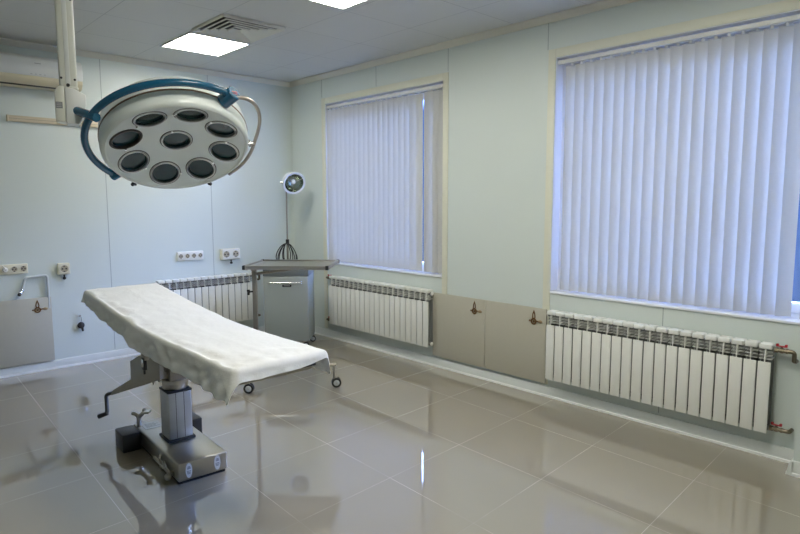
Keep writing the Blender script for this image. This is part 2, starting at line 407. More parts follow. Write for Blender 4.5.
# ------------------------------------------------------------------ beige wall heaters
def heater(lbl, loc, rz, wd, ht):
    h = thing('wall_heater', lbl, 'heater', loc, rz, None)
    obj('front_panel', MB().box((0, -.032, 0), (wd, -.020, ht), .003), PANELB, h)
    bk = MB(); bk.box((.006, -.020, .006), (wd-.006, -.008, ht-.006)); obj('back_frame', bk, PANELG, h)
    for x in (.08, wd-.08):
        k = MB(); k.box((x-.02, -.010, ht-.10), (x+.02, 0, ht-.05)); k.box((x-.02, -.010, .05), (x+.02, 0, .10)); obj('wall_bracket', k, PANELG, h)
    # ornamental emblem near the top right: ring, flame-shaped loop, side arms
    cx, cz, y = wd-.118, ht-.115, -.034; e_s = 1.25
    e = MB()
    e.tube([(cx+.0175*math.cos(2*PI*i/20), y, cz+.0175*math.sin(2*PI*i/20)) for i in range(20)], .0055, 8, True)
    drop = [(cx+.013*math.sin(PI*t)*(1-.0*t)*(1 if sgn else -1), y, cz+.018+.052*t) for sgn in (0,) for t in ()]
    lp = []
    for i in range(24):
        t = i/24*2*PI; wdt = .0135*math.sin(t)*(1-.35*(1-math.cos(t))/2*2); lp.append((cx+wdt, y, cz+.042-.024*math.cos(t)))
    e.tube(lp, .0036, 8, True); e.tube([(cx, y, cz+.064), (cx, y, cz+.076)], [.004, .0015], 8)
    e.tube([(cx+.018, y, cz+.004), (cx+.036, y, cz+.004)], .0045, 8); e.tube([(cx-.018, y, cz+.002), (cx-.030, y, cz+.002)], .0038, 8); e.sphere((cx-.032, y, cz+.002), .006, 10, 6)
    e.sphere((cx, y+.002, cz), .009, 12, 6)
    for v in e.bm.verts: v.co = Vector((cx+(v.co.x-cx)*e_s, v.co.y, cz+(v.co.z-cz)*e_s))
    em = obj('emblem', e, BRONZE, h)
    f = MB(); f.sphere((0,0,0), .014, 14, 8); 
    for v in f.bm.verts: v.co = Vector((cx+.063+v.co.x*1.6, y+v.co.y*.35, cz+.004+v.co.z*.95))
    obj('emblem_leaf', f, BRONZL, em)
    return h
heater('beige flat wall heater beside the far radiator, left one of the touching pair', (XW, 3.990, .113), -PI/2, .640, .617)
heater('beige flat wall heater adjoining the near radiator, right one of the touching pair', (XW, 3.345, .113), -PI/2, .630, .617)
heater('beige flat wall heater on the back wall at the left edge under the bent pipe', (.815, YW, .092), 0, .636, .617)

# ------------------------------------------------------------------ sockets and small wall fittings
def socket_face(mb, cx, cz, y, rr):
    mb.lathe([(rr, 0), (rr, -.004), (rr*.86, -.0045), (rr*.80, .006), (0, .006)], (cx, y, cz), (0,1,0), 24)
def holes(root, cx, cz, y, rr, name='contact_well'):
    h = MB(); h.mi = 0
    h.lathe([(rr*.80, 0), (0, 0)], (cx, y+.0052, cz), (0,-1,0), 20)
    for sx in (-1, 1): h.cyl((cx+sx*rr*.42, y+.006, cz), (cx+sx*rr*.42, y+.0005, cz), rr*.16, n=10)
    for sz in (-1, 1): h.box((cx-rr*.14, y+.001, cz+sz*rr*.62-.004), (cx+rr*.14, y+.006, cz+sz*rr*.62+.004))
    return h
GREYW = mat('socket_well', (.40, .36, .27), .4); 
def gang(lbl, x0, x1, z0, z1, n, cover, depth=.022, base=None, cat='socket'):
    t = thing('wall_socket', lbl, cat, (x0, YW, z0))
    W_, H_ = x1-x0, z1-z0
    if base: 
        obj('back_box', MB().box((-.004, -depth*.75, -.003), (W_*.99, 0, H_+.003), .004), base, t)
        obj('cover', MB().box((0.012, -depth, 0), (W_, -depth*.75, H_), .006, 3), cover, t)
    else: obj('cover', MB().box((0, -depth, 0), (W_, 0, H_), .006, 3), cover, t)
    p = W_/n; rr = min(p, H_)*.40
    for i in range(n):
        f = MB(); cx = p*(i+.5); 
        f.lathe([(rr, 0), (rr, -.003), (rr*.9, -.004), (rr*.82, -.0005), (0, -.0005)], (cx, -depth, H_/2), (0,1,0), 24)
        o = obj('outlet', f, [cover], t)
        g = MB(); g.lathe([(rr*.80, 0), (0, 0)], (cx, -depth-.001, H_/2), (0,-1,0), 20); 
        g.mi = 1
        for sx in (-1, 1): g.cyl((cx+sx*rr*.40, -depth-.0005, H_/2), (cx+sx*rr*.40, -depth-.003, H_/2), rr*.2, n=10)
        for sz in (-1, 1): g.box((cx-rr*.16, -depth-.004, H_/2+sz*rr*.62-.005), (cx+rr*.16, -depth-.001, H_/2+sz*rr*.62+.005))
        obj('contacts', g, [GREYW, DARKP], o)
    return t
gang('white four-gang wall socket above the back wall radiator', 2.695, 2.992, .958, 1.058, 4, WHITEP)
s2 = gang('white two-gang wall socket on a yellowed box nearest the room corner', 3.20, 3.432, .940, 1.060, 2, WHITEP, .045, CREAMP)
s3 = gang('cream multi-gang wall socket at the left edge, a pale plug in it', .985, 1.280, .945, 1.037, 4, CREAMP)
s1 = gang('cream single wall socket between the bent pipe and the table head', 1.523, 1.626, .912, 1.020, 1, CREAMP, .05)
for s_, x, z in ((s2, .125, -.008), (s1, .055, -.006)):
    k = MB(); k.cyl((x, -.022, z), (x, -.022, z-.02), .007, n=10); k.sphere((x, -.024, z-.033), .015, 14, 8); k.cyl((x, -.03, z-.033), (x, -.048, z-.036), .007, n=10)
    obj('earth_terminal', k, BLACKP, s_)
pg = thing('power_plug', 'pale plug standing out of the cream socket row at the left edge', 'plug', (1.096, YW-.022, .991))
k = MB(); k.cyl((0, -.005, 0), (0, -.032, 0), .024, .019, 20, .003); obj('plug_body', k, WHITEP, pg)
k = MB(); k.tube(fillet([(0, -.030, .0), (0, -.048, .004), (-.012, -.045, .03), (-.022, -.03, .045)], .015), .0045, 8); obj('plug_cord', k, WHITEP, pg)
# bent pipe over the left heater
pp = thing('bent_pipe', 'grey bent pipe with a small valve, rising from the left heater', 'pipe', (1.43, YW-.03, .70))
k = MB(); k.tube(fillet([(1.432, YW-.024, .60), (1.432, YW-.024, .915), (1.250, YW-.024, .905), (1.222, YW-.026, .80)], .03), .0115, 12); obj('pipe', k, GREYP, pp, True)
k = MB(); k.sphere((1.216, YW-.030, .790), .018, 14, 8); k.cyl((1.216, YW-.03, .79), (1.196, YW-.05, .765), .012, n=12); obj('valve_body', k, CHROME, pp, True)
k = MB(); k.cyl((1.196, YW-.05, .765), (1.186, YW-.062, .752), .015, n=8); obj('valve_tip', k, DARKP, pp, True)
k = MB(); k.box((1.418, YW-.026, .66), (1.446, YW, .68)); k.box((1.33, YW-.026, .902), (1.345, YW, .918)); obj('pipe_clip', k, GREYP, pp, True)
# pin with a hanging black knob
kb = thing('hanging_knob', 'black knob hanging on a small wall pin left of the draped table', 'knob', (1.694, YW, .40))
k = MB(); k.cyl((1.690, YW, .490), (1.690, YW-.03, .490), .011, n=14); k.tube([(1.690, YW-.025, .490), (1.705, YW-.028, .47), (1.702, YW-.028, .43)], .003, 6); obj('wall_pin', k, CHROME, kb, True)
k = MB(); k.sphere((1.698, YW-.026, .395), .033, 18, 10, (0,1,0), .7); k.cyl((1.705, YW-.03, .375), (1.712, YW-.03, .335), .012, .009, n=12); obj('knob_body', k, BLACKP, kb, True)

# ------------------------------------------------------------------ air conditioner and cable duct
ac = thing('air_conditioner', 'long white split air conditioner high on the back wall at left', 'air conditioner', (1.27, YW, 2.63))
prof = [(0, .262), (.17, .262), (.205, .235), (.215, .17), (.213, .085), (0, .085)]
k = MB(); k.prism(prof, lambda p, q, t: (t, YW-p, 2.63+q), .74, 1.79, .006); obj('body', k, ACW, ac, True)
k = MB(); k.prism([(0, .085), (.209, .085), (.205, .055), (.17, .012), (.10, 0), (0, 0)], lambda p, q, t: (t, YW-p, 2.63+q), .742, 1.788, .004); obj('lower_body', k, ACY, ac, True)
k = MB(); k.prism([(.187, .036), (.196, .040), (.168, .008), (.158, .004)], lambda p, q, t: (t, YW-p-.004, 2.63+q), .80, 1.70); obj('louver', k, ACY, ac, True)
k = MB(); k.prism([(.166, .0), (.172, .010), (.166, .012), (.15, .0)], lambda p, q, t: (t, YW-p-.003, 2.628+q), .80, 1.70); obj('outlet_slot', k, ACD, ac, True)
k = MB()
for x in (1.37, 1.405, 1.44, 1.475): k.box((x-.008, YW-.2145, 2.728), (x+.008, YW-.211, 2.734))
k.box((1.40, YW-.2125, 2.822), (1.45, YW-.2085, 2.830)); obj('panel_marks', k, GREYL, ac, True)
du = thing('cable_duct', 'cream cable duct running level under the air conditioner on the back wall', 'cable duct', (1.65, YW, 2.325))
k = MB(); k.box((1.20, YW-.032, 2.325), (2.25, YW, 2.378), .004); obj('duct', k, DUCT, du, True)
k = MB(); k.box((1.195, YW-.034, 2.323), (1.21, YW, 2.380), .003); obj('end_cap', k, DUCT, du, True)
k = MB(); k.box((1.21, YW-.0335, 2.348), (2.25, YW-.0315, 2.354)); obj('cover_line', k, GREYW, du, True)

# ------------------------------------------------------------------ ceiling lights and vent
def clight(lbl, x0, x1, y0, y1):
    t = thing('ceiling_light', lbl, 'ceiling light', ((x0+x1)/2, (y0+y1)/2, ZC-.012))
    k = MB(); wd = .014
    for a in (((x0-wd, y0-wd), (x1+wd, y0)), ((x0-wd, y1), (x1+wd, y1+wd)), ((x0-wd, y0), (x0, y1)), ((x1, y0), (x1+wd, y1))):
        k.box((a[0][0], a[0][1], ZC-.012), (a[1][0], a[1][1], ZC), .002)
    obj('frame', k, LTFR, t, True)
    k = MB(); k.box((x0, y0, ZC-.008), (x1, y1, ZC-.001)); obj('diffuser', k, DIFF, t, True)
clight('lit square ceiling light beside the air vent, toward the back wall', 2.335, 2.885, 5.105, 5.700)
clight('lit square ceiling light cut off by the top edge of the photo', 2.335, 2.885, 3.10, 3.700)
clight('added square fill light, unseen, over the near radiator, out of the picture', 2.312, 2.900, 1.11, 1.73)  # extra unseen panel, added to brighten the draped table and surgical lamp
clight('added square fill light, unseen, nearest the viewer, out of the picture', 1.00, 1.58, 1.11, 1.73)  # second added panel out of view, fills the sheet's near side with light
vt = thing('ceiling_vent', 'square louvred ceiling vent of nested frames beside the ceiling light', 'vent', (2.575, 4.715, ZC-.02))
cx, cy = 2.575, 4.715
k = MB(); k.box((cx-.265, cy-.265, ZC-.003), (cx+.265, cy+.265, ZC-.0005)); obj('dark_throat', k, ACD, vt, True)
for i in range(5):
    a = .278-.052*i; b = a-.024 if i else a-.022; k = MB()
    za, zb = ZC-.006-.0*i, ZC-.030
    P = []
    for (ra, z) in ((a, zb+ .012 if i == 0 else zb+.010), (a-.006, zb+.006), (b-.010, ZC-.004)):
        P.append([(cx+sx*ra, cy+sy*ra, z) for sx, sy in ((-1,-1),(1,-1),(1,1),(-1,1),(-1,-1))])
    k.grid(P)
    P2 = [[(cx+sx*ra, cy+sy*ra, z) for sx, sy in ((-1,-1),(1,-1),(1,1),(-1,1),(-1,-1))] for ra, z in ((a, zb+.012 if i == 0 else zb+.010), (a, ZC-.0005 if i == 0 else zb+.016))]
    k.grid(P2); k.mi = 1; k.grid([[(q[0], q[1], q[2]+.0025) for q in row] for row in P[1:]][::-1]); obj('louver_frame', k, [VENTM, ACD], vt, True, 20)  # louver backs coloured dark: their shade is put into the colour

# ------------------------------------------------------------------ operating table
tb = thing('operating_table', 'steel operating table on one square column under a white sheet', 'operating table', (1.49, 3.55, 0))
def zt(y):                                                # height of the padded top along the table
    if y <= 3.0: return .868
    if y <= 3.45: s = (y-3.0)/.45; return .868 + .012*s*s
    s = y-3.45; return .880 + s*.085 + s*s*.018
A4 = math.radians(-3.3)
Mb = Matrix.Translation((1.315, 3.25, 0)) @ Matrix.Rotation(A4, 4, 'Z')      # base frame: x across, y towards the head
def bb(p): return tuple(Mb @ Vector(p))
BW, BL, BH = .295, .83, .125
k = MB(); k.box((0, 0, .016), (BW, BL, BH), .010, 3, Mb); obj('base', k, STEEL, tb, True)
k = MB(); k.box((.012, .012, 0), (BW-.012, BL-.012, .02), 0, 1, Mb); obj('base_skirt', k, RUBBER, tb, True)
for x0, x1 in ((-.115, -.001), (BW+.001, BW+.112)):
    k = MB(); k.box((x0, .665, .0), (x1, .84, .118), .008, 2, Mb); obj('foot_block', k, BLACKP, tb, True)
k = MB(); k.box((.064, .330, BH-.002), (.234, .507, BH+.016), .004, 2, Mb); obj('column_gasket', k, RUBBER, tb, True)
k = MB(); k.box((.075, .342, BH), (.222, .495, .435), .010, 3, Mb)
k.mi = 1
for x in (.098, .152, .213, .270): pass
obj('column', k, [ALU, DARKP], tb, True)
for x in (.122, .172):
    k = MB(); k.box((x-.0015, .3412, BH+.018), (x+.0015, .344, .43), 0, 1, Mb); obj('column_groove', k, DARKP, tb, True)
k = MB(); k.box((.072, .339, .432), (.225, .498, .447), .005, 2, Mb); obj('column_cap', k, RUBBER, tb, True)
cc = Mb @ Vector((.149, .418, 0))
k = MB(); k.lathe([(0, .445), (.072, .445), (.076, .452), (.076, .478), (.080, .482), (.080, .505), (.074, .512), (0, .512)], (cc.x, cc.y, 0), (0,0,1), 40); obj('collar', k, STEEL, tb, True)
k = MB(); k.box((-.055, -.070, .505), (.055, .070, .80), .01, 2, Matrix.Translation((cc.x, cc.y, 0)) @ Matrix.Rotation(A4, 4, 'Z'))
k.cyl((cc.x-.078, cc.y, .60), (cc.x+.13, cc.y, .60), .05, n=24, bev=.004); obj('tilt_head', k, STEELD, tb, True)
# gearbox housing on the near side with a hand crank at its end
p0 = Vector((1.40, 3.5, 0)); dd = (Vector((1.25, 4.22, 0))-p0).normalized(); nn_ = Vector((dd.y, -dd.x, 0))
def gp(s, z, t): v = p0 + dd*s + nn_*t; return (v.x, v.y, z)
poly = [(.118, .527), (.118, .64), (.335, .645), (.438, .594), (.440, .476), (.663, .361), (.705, .315)]
k = MB(); k.prism(poly, gp, .0, .055, .004); gbx = obj('gearbox_housing', k, GEARB, tb, True)
k = MB()
for s, z in ((.17, .500), (.23, .474), (.40, .430)):
    k.cyl(gp(s, z+.015, .027), gp(s, z-.004, .027), .006, n=8)
obj('housing_bolt', k, STEELD, gbx, True)
k = MB(); k.tube(fillet([gp(.66, .345, .027), gp(.742, .318, .027), gp(.775, .305, .015), gp(.735, .200, -.005), gp(.735, .190, -.015)], .03), .013, 10); ck = obj('crank', k, DARKST, tb, True)
k = MB(); k.cyl(gp(.728, .192, -.006), gp(.785, .166, -.040), .014, .016, 16, .003); obj('crank_grip', k, BLACKP, ck, True)
# pedal post on the base
k = MB(); k.tube([(1.374, 4.00, .12), (1.374, 4.00, .19)], .015, 12); k.tube([(1.374, 4.00, .190), (1.362, 4.03, .206), (1.354, 4.05, .206)], [.014, .012, .014], 10)
k.tube([(1.374, 4.00, .188), (1.39, 3.97, .218), (1.396, 3.96, .228)], [.014, .013, .012], 10)
k.box((-.020, -.050, -.006), (.020, .040, .008), .005, 2, Matrix.Translation((1.404, 3.935, .234)) @ Matrix.Rotation(-.5, 4, 'Z') @ Matrix.Rotation(-.15, 4, 'X')); k.sphere((1.40, 3.965, .238), .015, 12, 8)
obj('pedal', k, STEEL, tb, True)
k = MB(); k.box((.03, .66, BH), (.145, .785, BH+.002), 0, 1, Mb); obj('name_plate', k, PLATEM, tb, True)
k = MB()
for i, yy in enumerate((.69, .71, .73, .75)): k.box((.045, yy, BH+.002), (.13-.02*(i % 2), yy+.007, BH+.0025), 0, 1, Mb)
obj('plate_text', k, STICKG, tb, True)
# brake linkage on the near side
k = MB(); k.tube([bb((-.022, .06, .055)), bb((-.022, .34, .060))], .009, 10)
for yy in (.075, .20): k.tube([bb((.0, yy, .05)), bb((-.036, yy, .05))], .013, 12)
k.tube([bb((-.022, .21, .06)), bb((-.03, .22, .095)), bb((-.012, .26, .10))], .006, 8); k.tube([bb((-.022, .07, .06)), bb((-.04, .08, .09)), bb((-.03, .15, .10))], .006, 8)
k.sphere(bb((-.04, .055, .045)), .02, 14, 8); obj('brake_lever', k, STEELD, tb, True)
# oval stickers on the end of the base
for x in (.062, .232):
    k = MB(); k.prism([(x+.019*math.cos(2*PI*i/28), .073+.044*math.sin(2*PI*i/28)) for i in range(28)], lambda a, b, t: bb((a, -t, b)), .0002, .0012); st = obj('sticker', k, STICK, tb, True)
    k = MB()
    for z, hw in ((.096, .007), (.090, .010), (.084, .010), (.070, .012), (.062, .012), (.055, .009)): k.box((x-hw, -.0017, z-.0018), (x+hw, -.0011, z+.0018), 0, 1, Mb)
    obj('sticker_text', k, STICKG, st, True)
# padded top
TX0, TX1, TY0, TY1 = 1.258, 1.728, 2.42, 4.535
def slab(mb, y0, y1, lo, hi, x0, x1, n=14):
    P = []
    for i in range(n+1):
        y = y0+(y1-y0)*i/n; z = zt(y)
        P.append([(x0, y, z-lo), (x0, y, z-hi), (x1, y, z-hi), (x1, y, z-lo), (x0, y, z-lo)])
    mb.grid(P); mb.poly(P[0][:4][::-1]); mb.poly(P[-1][:4]); bmesh.ops.recalc_face_normals(mb.bm, faces=mb.bm.faces[:]); return mb
obj('leg_cushion', slab(MB(), TY0+.02, 3.28, .075, .026, TX0+.022, TX1-.022), PADM, tb, True)
obj('back_cushion', slab(MB(), 3.29, TY1-.03, .075, .026, TX0+.022, TX1-.022), PADM, tb, True)
k = MB(); slab(k, TY0+.05, TY1-.05, .100, .075, TX0+.03, TX1-.03); obj('top_frame', k, STEELD, tb, True)
k = MB(); k.box((cc.x-.10, 3.36, .775), (cc.x+.10, 4.0, .80), .004); obj('pivot_plate', k, STEELD, tb, True)
k = MB(); k.box((1.250, 3.30, .79), (1.256, 3.75, .815), .002, 2); k.box((1.25, 3.5, .795), (1.30, 3.53, .81)); k.box((1.25, 3.7, .795), (1.30, 3.73, .81)); obj('side_rail', k, STEEL, tb, True)
k = MB(); k.box((1.250, 3.50, .69), (1.276, 3.56, .825), .004); rc = obj('rail_clamp', k, STEELD, tb, True)
k = MB(); k.box((1.246, 3.505, .63), (1.266, 3.548, .705), .006); k.cyl((1.256, 3.526, .635), (1.256, 3.526, .605), .006, n=10); obj('clamp_lever', k, BLACKP, rc, True)
k = MB(); k.box((1.2435, 3.513, .650), (1.2465, 3.540, .695), .002); obj('clamp_plate', k, CHROME, rc, True)

# sheet draped over the table
def sheet():
    def hemN(y):                                          # how far the near side hangs
        y = min(max(y, TY0), TY1); return .168 - .012*(y-TY0)/1.08 if y < 3.5 else .156 - .046*(y-3.5)/1.035
    NA, NT, NB = 14, 22, 12; KA, KT, KB = 10, 96, 10
    rho = .030; P = []
    for i in range(KA+KT+KB+1):
        row = []
        for j in range(NA+NT+NB+1):
            if i < KA: y = TY0; dy = -(KA-i)/KA
            elif i > KA+KT: y = TY1; dy = (i-KA-KT)/KB
            else: y = TY0+(TY1-TY0)*(i-KA)/KT; dy = 0
            if j < NA: x = TX0; dx = -(NA-j)/NA
            elif j > NA+NT: x = TX1; dx = (j-NA-NT)/NB
            else: x = TX0+(TX1-TX0)*(j-NA)/NT; dx = 0
            ex = hemN(y)*dx if dx < 0 else .150*dx
            ey = (.082 if dy < 0 else .10)*dy
            # the foot hem is shorter at the far corner, longer near the left
            if dy < 0: q_ = min(max((x-TX0)/.47, 0), 1); ey *= 1.0 + .10*q_ - .45*q_**4
            if dx and dy: u_, v_ = abs(dx), abs(dy); kk = (max(u_, v_)/math.hypot(u_, v_))**(1.0 if dy > 0 else .35); ex *= kk; ey *= kk
            d = math.hypot(ex, ey); z = zt(y)
            if d > 1e-9:
                ux, uy = ex/d, ey/d; th = min(d/rho, 1.45); out = rho*math.sin(th); dr = rho*(1-math.cos(th)); L = max(0, d-rho*th)
                corner = abs(ux*uy)*2
                fl_ = .10 + (.26 if dx < 0 else .05)*corner
                ph = (y*9.0 + math.sin(y*3.1)*2.0) if abs(ux) > abs(uy) else (x*16.0+1.0)
                wv = (noise.noise((x*7, y*5, 9.0))*.026 + noise.noise((x*18, y*14+d*9, 3.0))*.014 + (abs(noise.noise((x*10+d*14, y*8-d*10, 6.0)))-.2)*.022)*min(1, L/.06)*(1-corner)
                out += L*fl_ + wv; dr += L*math.sqrt(1-fl_*fl_)
                if dy < 0 and dx < 0: dr += .012*corner*d/.1; 
                if dy > 0: out -= L*.10*(1-corner)
                x2, y2, z2 = x+ux*out, y+uy*out, z-dr
                z2 += .006*noise.noise((x*8, y*8, 4.0))*min(1, L/.05)
            else: x2, y2, z2 = x, y, z
            # soft creases on the top, fold lines across and along
            t = y*7.0+x*5.0
            ed = min(x-TX0, TX1-x)
            z2 += .005*(noise.noise((x*5, y*3.2, 1.7))) + .002*noise.noise((x*14, y*9, 5.1))
            for fy, am in ((2.98, .0022), (3.55, .0022), (4.12, .0022)): z2 += am*math.exp(-((y-fy)/.012)**2)
            z2 += .0022*math.exp(-((x-1.50)/.010)**2)
            if d == 0: z2 -= .010*math.exp(-((x-TX0)/.035)**2)*(.6+1.2*noise.noise((x*9, y*4.5, 2.2)))
            # crumples near the foot and the near edge
            z2 += (.016*noise.noise((x*11, y*9, 7.0))+.010*abs(noise.noise((x*22, y*13, 3.3))))*math.exp(-((y-2.50)/.13)**2)*(1 if d == 0 else .4)
            z2 += (.016*noise.noise((x*13, y*6, 1.0))+.010*abs(noise.noise((x*20, y*14, 8.3))))*math.exp(-((x-TX0-.02)/.06)**2)*(1 if d == 0 else .3)
            row.append((x2, y2, z2+.004))
        P.append(row)
    mb = MB(); mb.grid(P); return mb
sh = obj('bed_sheet', sheet(), SHEET, sharp=180)
tag(sh, 'white disposable sheet draped over the operating table with hanging crumpled edges', 'sheet')
sm = sh.modifiers.new('thick', 'SOLIDIFY'); sm.thickness = .0015; sm.offset = 1
sd = sh.modifiers.new('smooth', 'SUBSURF'); sd.levels = 1; sd.render_levels = 1

# ------------------------------------------------------------------ surgical lamp
C0 = Vector((1.3434584, 3.1368007, 1.8755567)); n_ = Vector((-.1252697, -.5242734, -.8422855)).normalized()
e1 = Vector((.9098266, -.3992521, .1131962)).normalized(); e2 = n_.cross(e1).normalized(); e1 = e2.cross(n_)
def lp(a, b, h): return C0 + e1*a + e2*b - n_*h           # in-plane a, b and height behind the face
def pol(rr, deg, h): return lp(rr*math.cos(math.radians(deg)), rr*math.sin(math.radians(deg)), h)
la = thing('surgical_lamp', 'big white nine-lens surgical lamp hanging on a blue yoke from the ceiling', 'surgical lamp', (.880, 3.293, ZC))
RS = .90                                                 # radius of the dished face
def sag(rr): return RS - math.sqrt(RS*RS-rr*rr)
s0 = sag(.340)
LPOS = [(0, 0)] + [(.252, 70-45*i) for i in range(8)]
k = MB(); k.lathe([(.340*t/60, s0-sag(.340*t/60)) for t in range(60, -1, -1)], C0, -n_, 192)
lc = [pol(rr, dg, s0-sag(rr)) for rr, dg in LPOS]
bmesh.ops.delete(k.bm, geom=[f for f in k.bm.faces if any((f.calc_center_median()-c).length < .071 for c in lc)], context='FACES')
obj('face', k, LAMPF, la, True, 60)
k = MB(); k.lathe([(.340, .0), (.347, -.006), (.358, -.004), (.366, .008), (.369, .03), (.369, .075)], C0, -n_, 96); obj('rim', k, LAMPW, la, True, 50)
k = MB(); k.lathe([(.369, .075), (.372, .077), (.372, .083), (.369, .085)], C0, -n_, 96); obj('seam_band', k, SEAM, la, True)
k = MB(); k.lathe([(.369, .085), (.368, .12), (.362, .155), (.350, .180), (.325, .200), (.27, .222), (.18, .243), (.09, .252), (0, .255)], C0, -n_, 96); obj('dome', k, LAMPW, la, True, 50)
def lens(rr, deg, big=False):
    base = pol(rr, deg, s0-sag(rr))
    ax = (C0 + n_*(RS-s0) - base).normalized()            # every reflector aims at the same focus
    k = MB(); k.lathe([(.078, -.004), (.079, .004), (.076, .009), (.070, .010), (.067, .005), (.067, -.006)], base, ax, 40); lz = obj('lens_bezel', k, BEZELD if big else BEZEL, la, True)
    k = MB(); k.lathe([(.085, -.006), (.085, .0035), (.078, .0045)], base, ax, 40); obj('lens_gasket', k, BEZELD, lz, True)
    k = MB(); k.lathe([(.067, .005), (.067, -.006), (.064, -.009), (.0, -.010)], base, ax, 40); obj('lens_glass', k, LENS, lz, True, 30)
    d = (e1*math.cos(math.radians(deg+100))+e2*math.sin(math.radians(deg+100))); d = (d-ax*d.dot(ax)).normalized()
    k = MB(); k.cyl(base+d*.083, base+d*.083+ax*.013, .0055, n=10); obj('lens_clip', k, CHROME, lz, True)
lens(0, 0)
for i in range(8): lens(.252, 70-45*i, i == 6)
# yoke: blue half ring round the body, pivoting on two knobs
HY = .065; RY = .432
k = MB(); k.tube([pol(RY, 48+ (217-48)*i/48, HY) for i in range(49)], .018, 14); yk = obj('yoke', k, LAMPB, la, True)
k = MB()
ctr = pol(.405, 48, HY); ax = (pol(1, 48, HY)-pol(0, 0, HY)).normalized(); k.cyl(ctr-ax*.034, ctr+ax*.052, .038, n=28, bev=.004); kn = obj('pivot_knob', k, LAMPB, yk, True)
side = ax.cross(Vector((0,0,1))).normalized(); upv = side.cross(ax)
k = MB()
for q in range(4): 
    c = ctr+ax*.0523+side*(-.014+.0095*q)+upv*.002; k.cyl(c, c+ax*.0008, .0038, n=6)
k.tube([ctr+ax*.0525-side*.016-upv*.008, ctr+ax*.0525+side*.016-upv*.008], .0016, 6); obj('knob_print', k, REDP, kn, True)
k = MB(); ctr2 = pol(.40, 217, HY); ax2 = (pol(1, 217, HY)-pol(0, 0, HY)).normalized(); k.cyl(ctr2-ax2*.032, ctr2+ax2*.05, .028, n=24, bev=.004); obj('pivot_knob', k, LAMPB, yk, True)
# arm stub from the yoke to the joint housing
J = pol(RY, 147, HY); JB = Vector((.885, 3.28, 2.055))
jd = (J-JB).normalized()
k = MB(); k.cyl(J+jd*.045, JB, .022, n=24, bev=.003); obj('arm_stub', k, LAMPB, la, True)
# joint housing: narrow cream end with a wider rounded cover
rv_ = Vector((.967, -.256, 0)); fv = Vector((.256, .967, 0))
Mj = Matrix((rv_, fv, Vector((0,0,1)))).transposed().to_4x4(); Mj.translation = Vector((.880, 3.293, 0))
k = MB(); k.prism([(-.062, 1.992), (-.018, 1.985), (-.018, 2.155), (-.045, 2.155), (-.062, 2.13)], lambda a, b, t: tuple(Mj @ Vector((a, t, b))), -.055, .05, .006); obj('joint_housing', k, POSTW, la, True)
k = MB(); k.prism([(-.017, 1.982), (.035, 1.978), (.058, 2.02), (.071, 2.07), (.071, 2.12), (.02, 2.146), (-.017, 2.150)], lambda a, b, t: tuple(Mj @ Vector((a, t, b))), -.06, .055, .006); obj('joint_cover', k, POSTC, la, True)
k = MB(); k.box((-.058, -.0565, 2.05), (-.030, -.0555, 2.08), 0, 1, Mj); sk = obj('rating_label', k, STICKG, la, True)
k = MB()
for z in (2.056, 2.064, 2.072): k.box((-.055, -.0572, z), (-.034, -.0564, z+.003), 0, 1, Mj)
obj('label_print', k, GREYL, sk, True)
k = MB(); k.box((-.039, -.040, 2.145), (.039, .040, ZC-.02), .012, 4, Mj); obj('post', k, POSTW, la, True)
k = MB(); k.box((-.011, -.043, 2.165), (.009, -.039, ZC-.02), .002, 2, Mj); obj('post_cover', k, POSTC, la, True)
k = MB(); k.box((-.042, -.043, 2.140), (.042, .043, 2.160), .008, 3, Mj); obj('post_collar', k, POSTW, la, True)
k = MB()
for a, z in ((-.029, 2.195), (.028, 2.19), (-.029, 2.56), (.028, 2.56)): k.cyl(Mj @ Vector((a, -.0385, z)), Mj @ Vector((a, -.0425, z)), .0055, n=12)
k.cyl(Mj @ Vector((-.002, -.041, 2.162)), Mj @ Vector((-.002, -.050, 2.162)), .008, n=12); obj('screw', k, BLACKP, la, True)
k = MB(); k.lathe([(0, -.05), (.10, -.05), (.125, -.03), (.13, 0), (0, 0)], (.880, 3.293, ZC), (0,0,1), 40); obj('ceiling_canopy', k, POSTW, la, True)
# grey grip rail round the right side and rim clips
pts = [pol(rr, dg, hh) for rr, dg, hh in ((.445, 47, .045), (.475, 42, .045), (.485, 35, .045), (.475, 27, .04), (.45, 18, .03), (.42, 9, .02), (.40, 0, .015), (.392, -15, .012), (.388, -32, .010), (.382, -48, .010))]
k = MB(); k.tube(fillet(pts, .05, 5), .0095, 10); obj('grip_rail', k, STEELD, la, True)
for dg in (-2, -68, 236-8):
    c = pol(.372, dg, .012); a = (pol(1, dg, 0)-pol(0, 0, 0)).normalized()
    k = MB(); k.cyl(c-a*.01, c+a*.026, .010, n=14); k.cyl(c-n_*.02, c+n_*.016, .008, n=12); obj('rim_clip', k, BLACKP if dg != -2 else CHROME, la, True)

# ------------------------------------------------------------------ instrument table
it = thing('instrument_table', 'steel instrument table on castors with one side post, behind the draped table', 'instrument table', (2.537, 4.495, 0))
ex_ = Vector((math.cos(-.815), math.sin(-.815), 0)); ey_ = Vector((-ex_.y, ex_.x, 0)); ct = Vector((2.757, 4.247, 0))
TL, TW = .685, .54
Mt = Matrix((ex_, ey_, Vector((0,0,1)))).transposed().to_4x4(); Mt.translation = ct
k = MB(); k.box((-TL/2, -TW/2, 1.078), (TL/2, TW/2, 1.088), .002, 1, Mt)
for a in (((-TL/2, -TW/2), (TL/2, -TW/2+.018)), ((-TL/2, TW/2-.018), (TL/2, TW/2)), ((-TL/2, -TW/2+.018), (-TL/2+.018, TW/2-.018)), ((TL/2-.018, -TW/2+.018), (TL/2, TW/2-.018))):
    k.box((a[0][0], a[0][1], 1.070), (a[1][0], a[1][1], 1.100), .003, 2, Mt)
obj('tray', k, TRAYM, it, True)
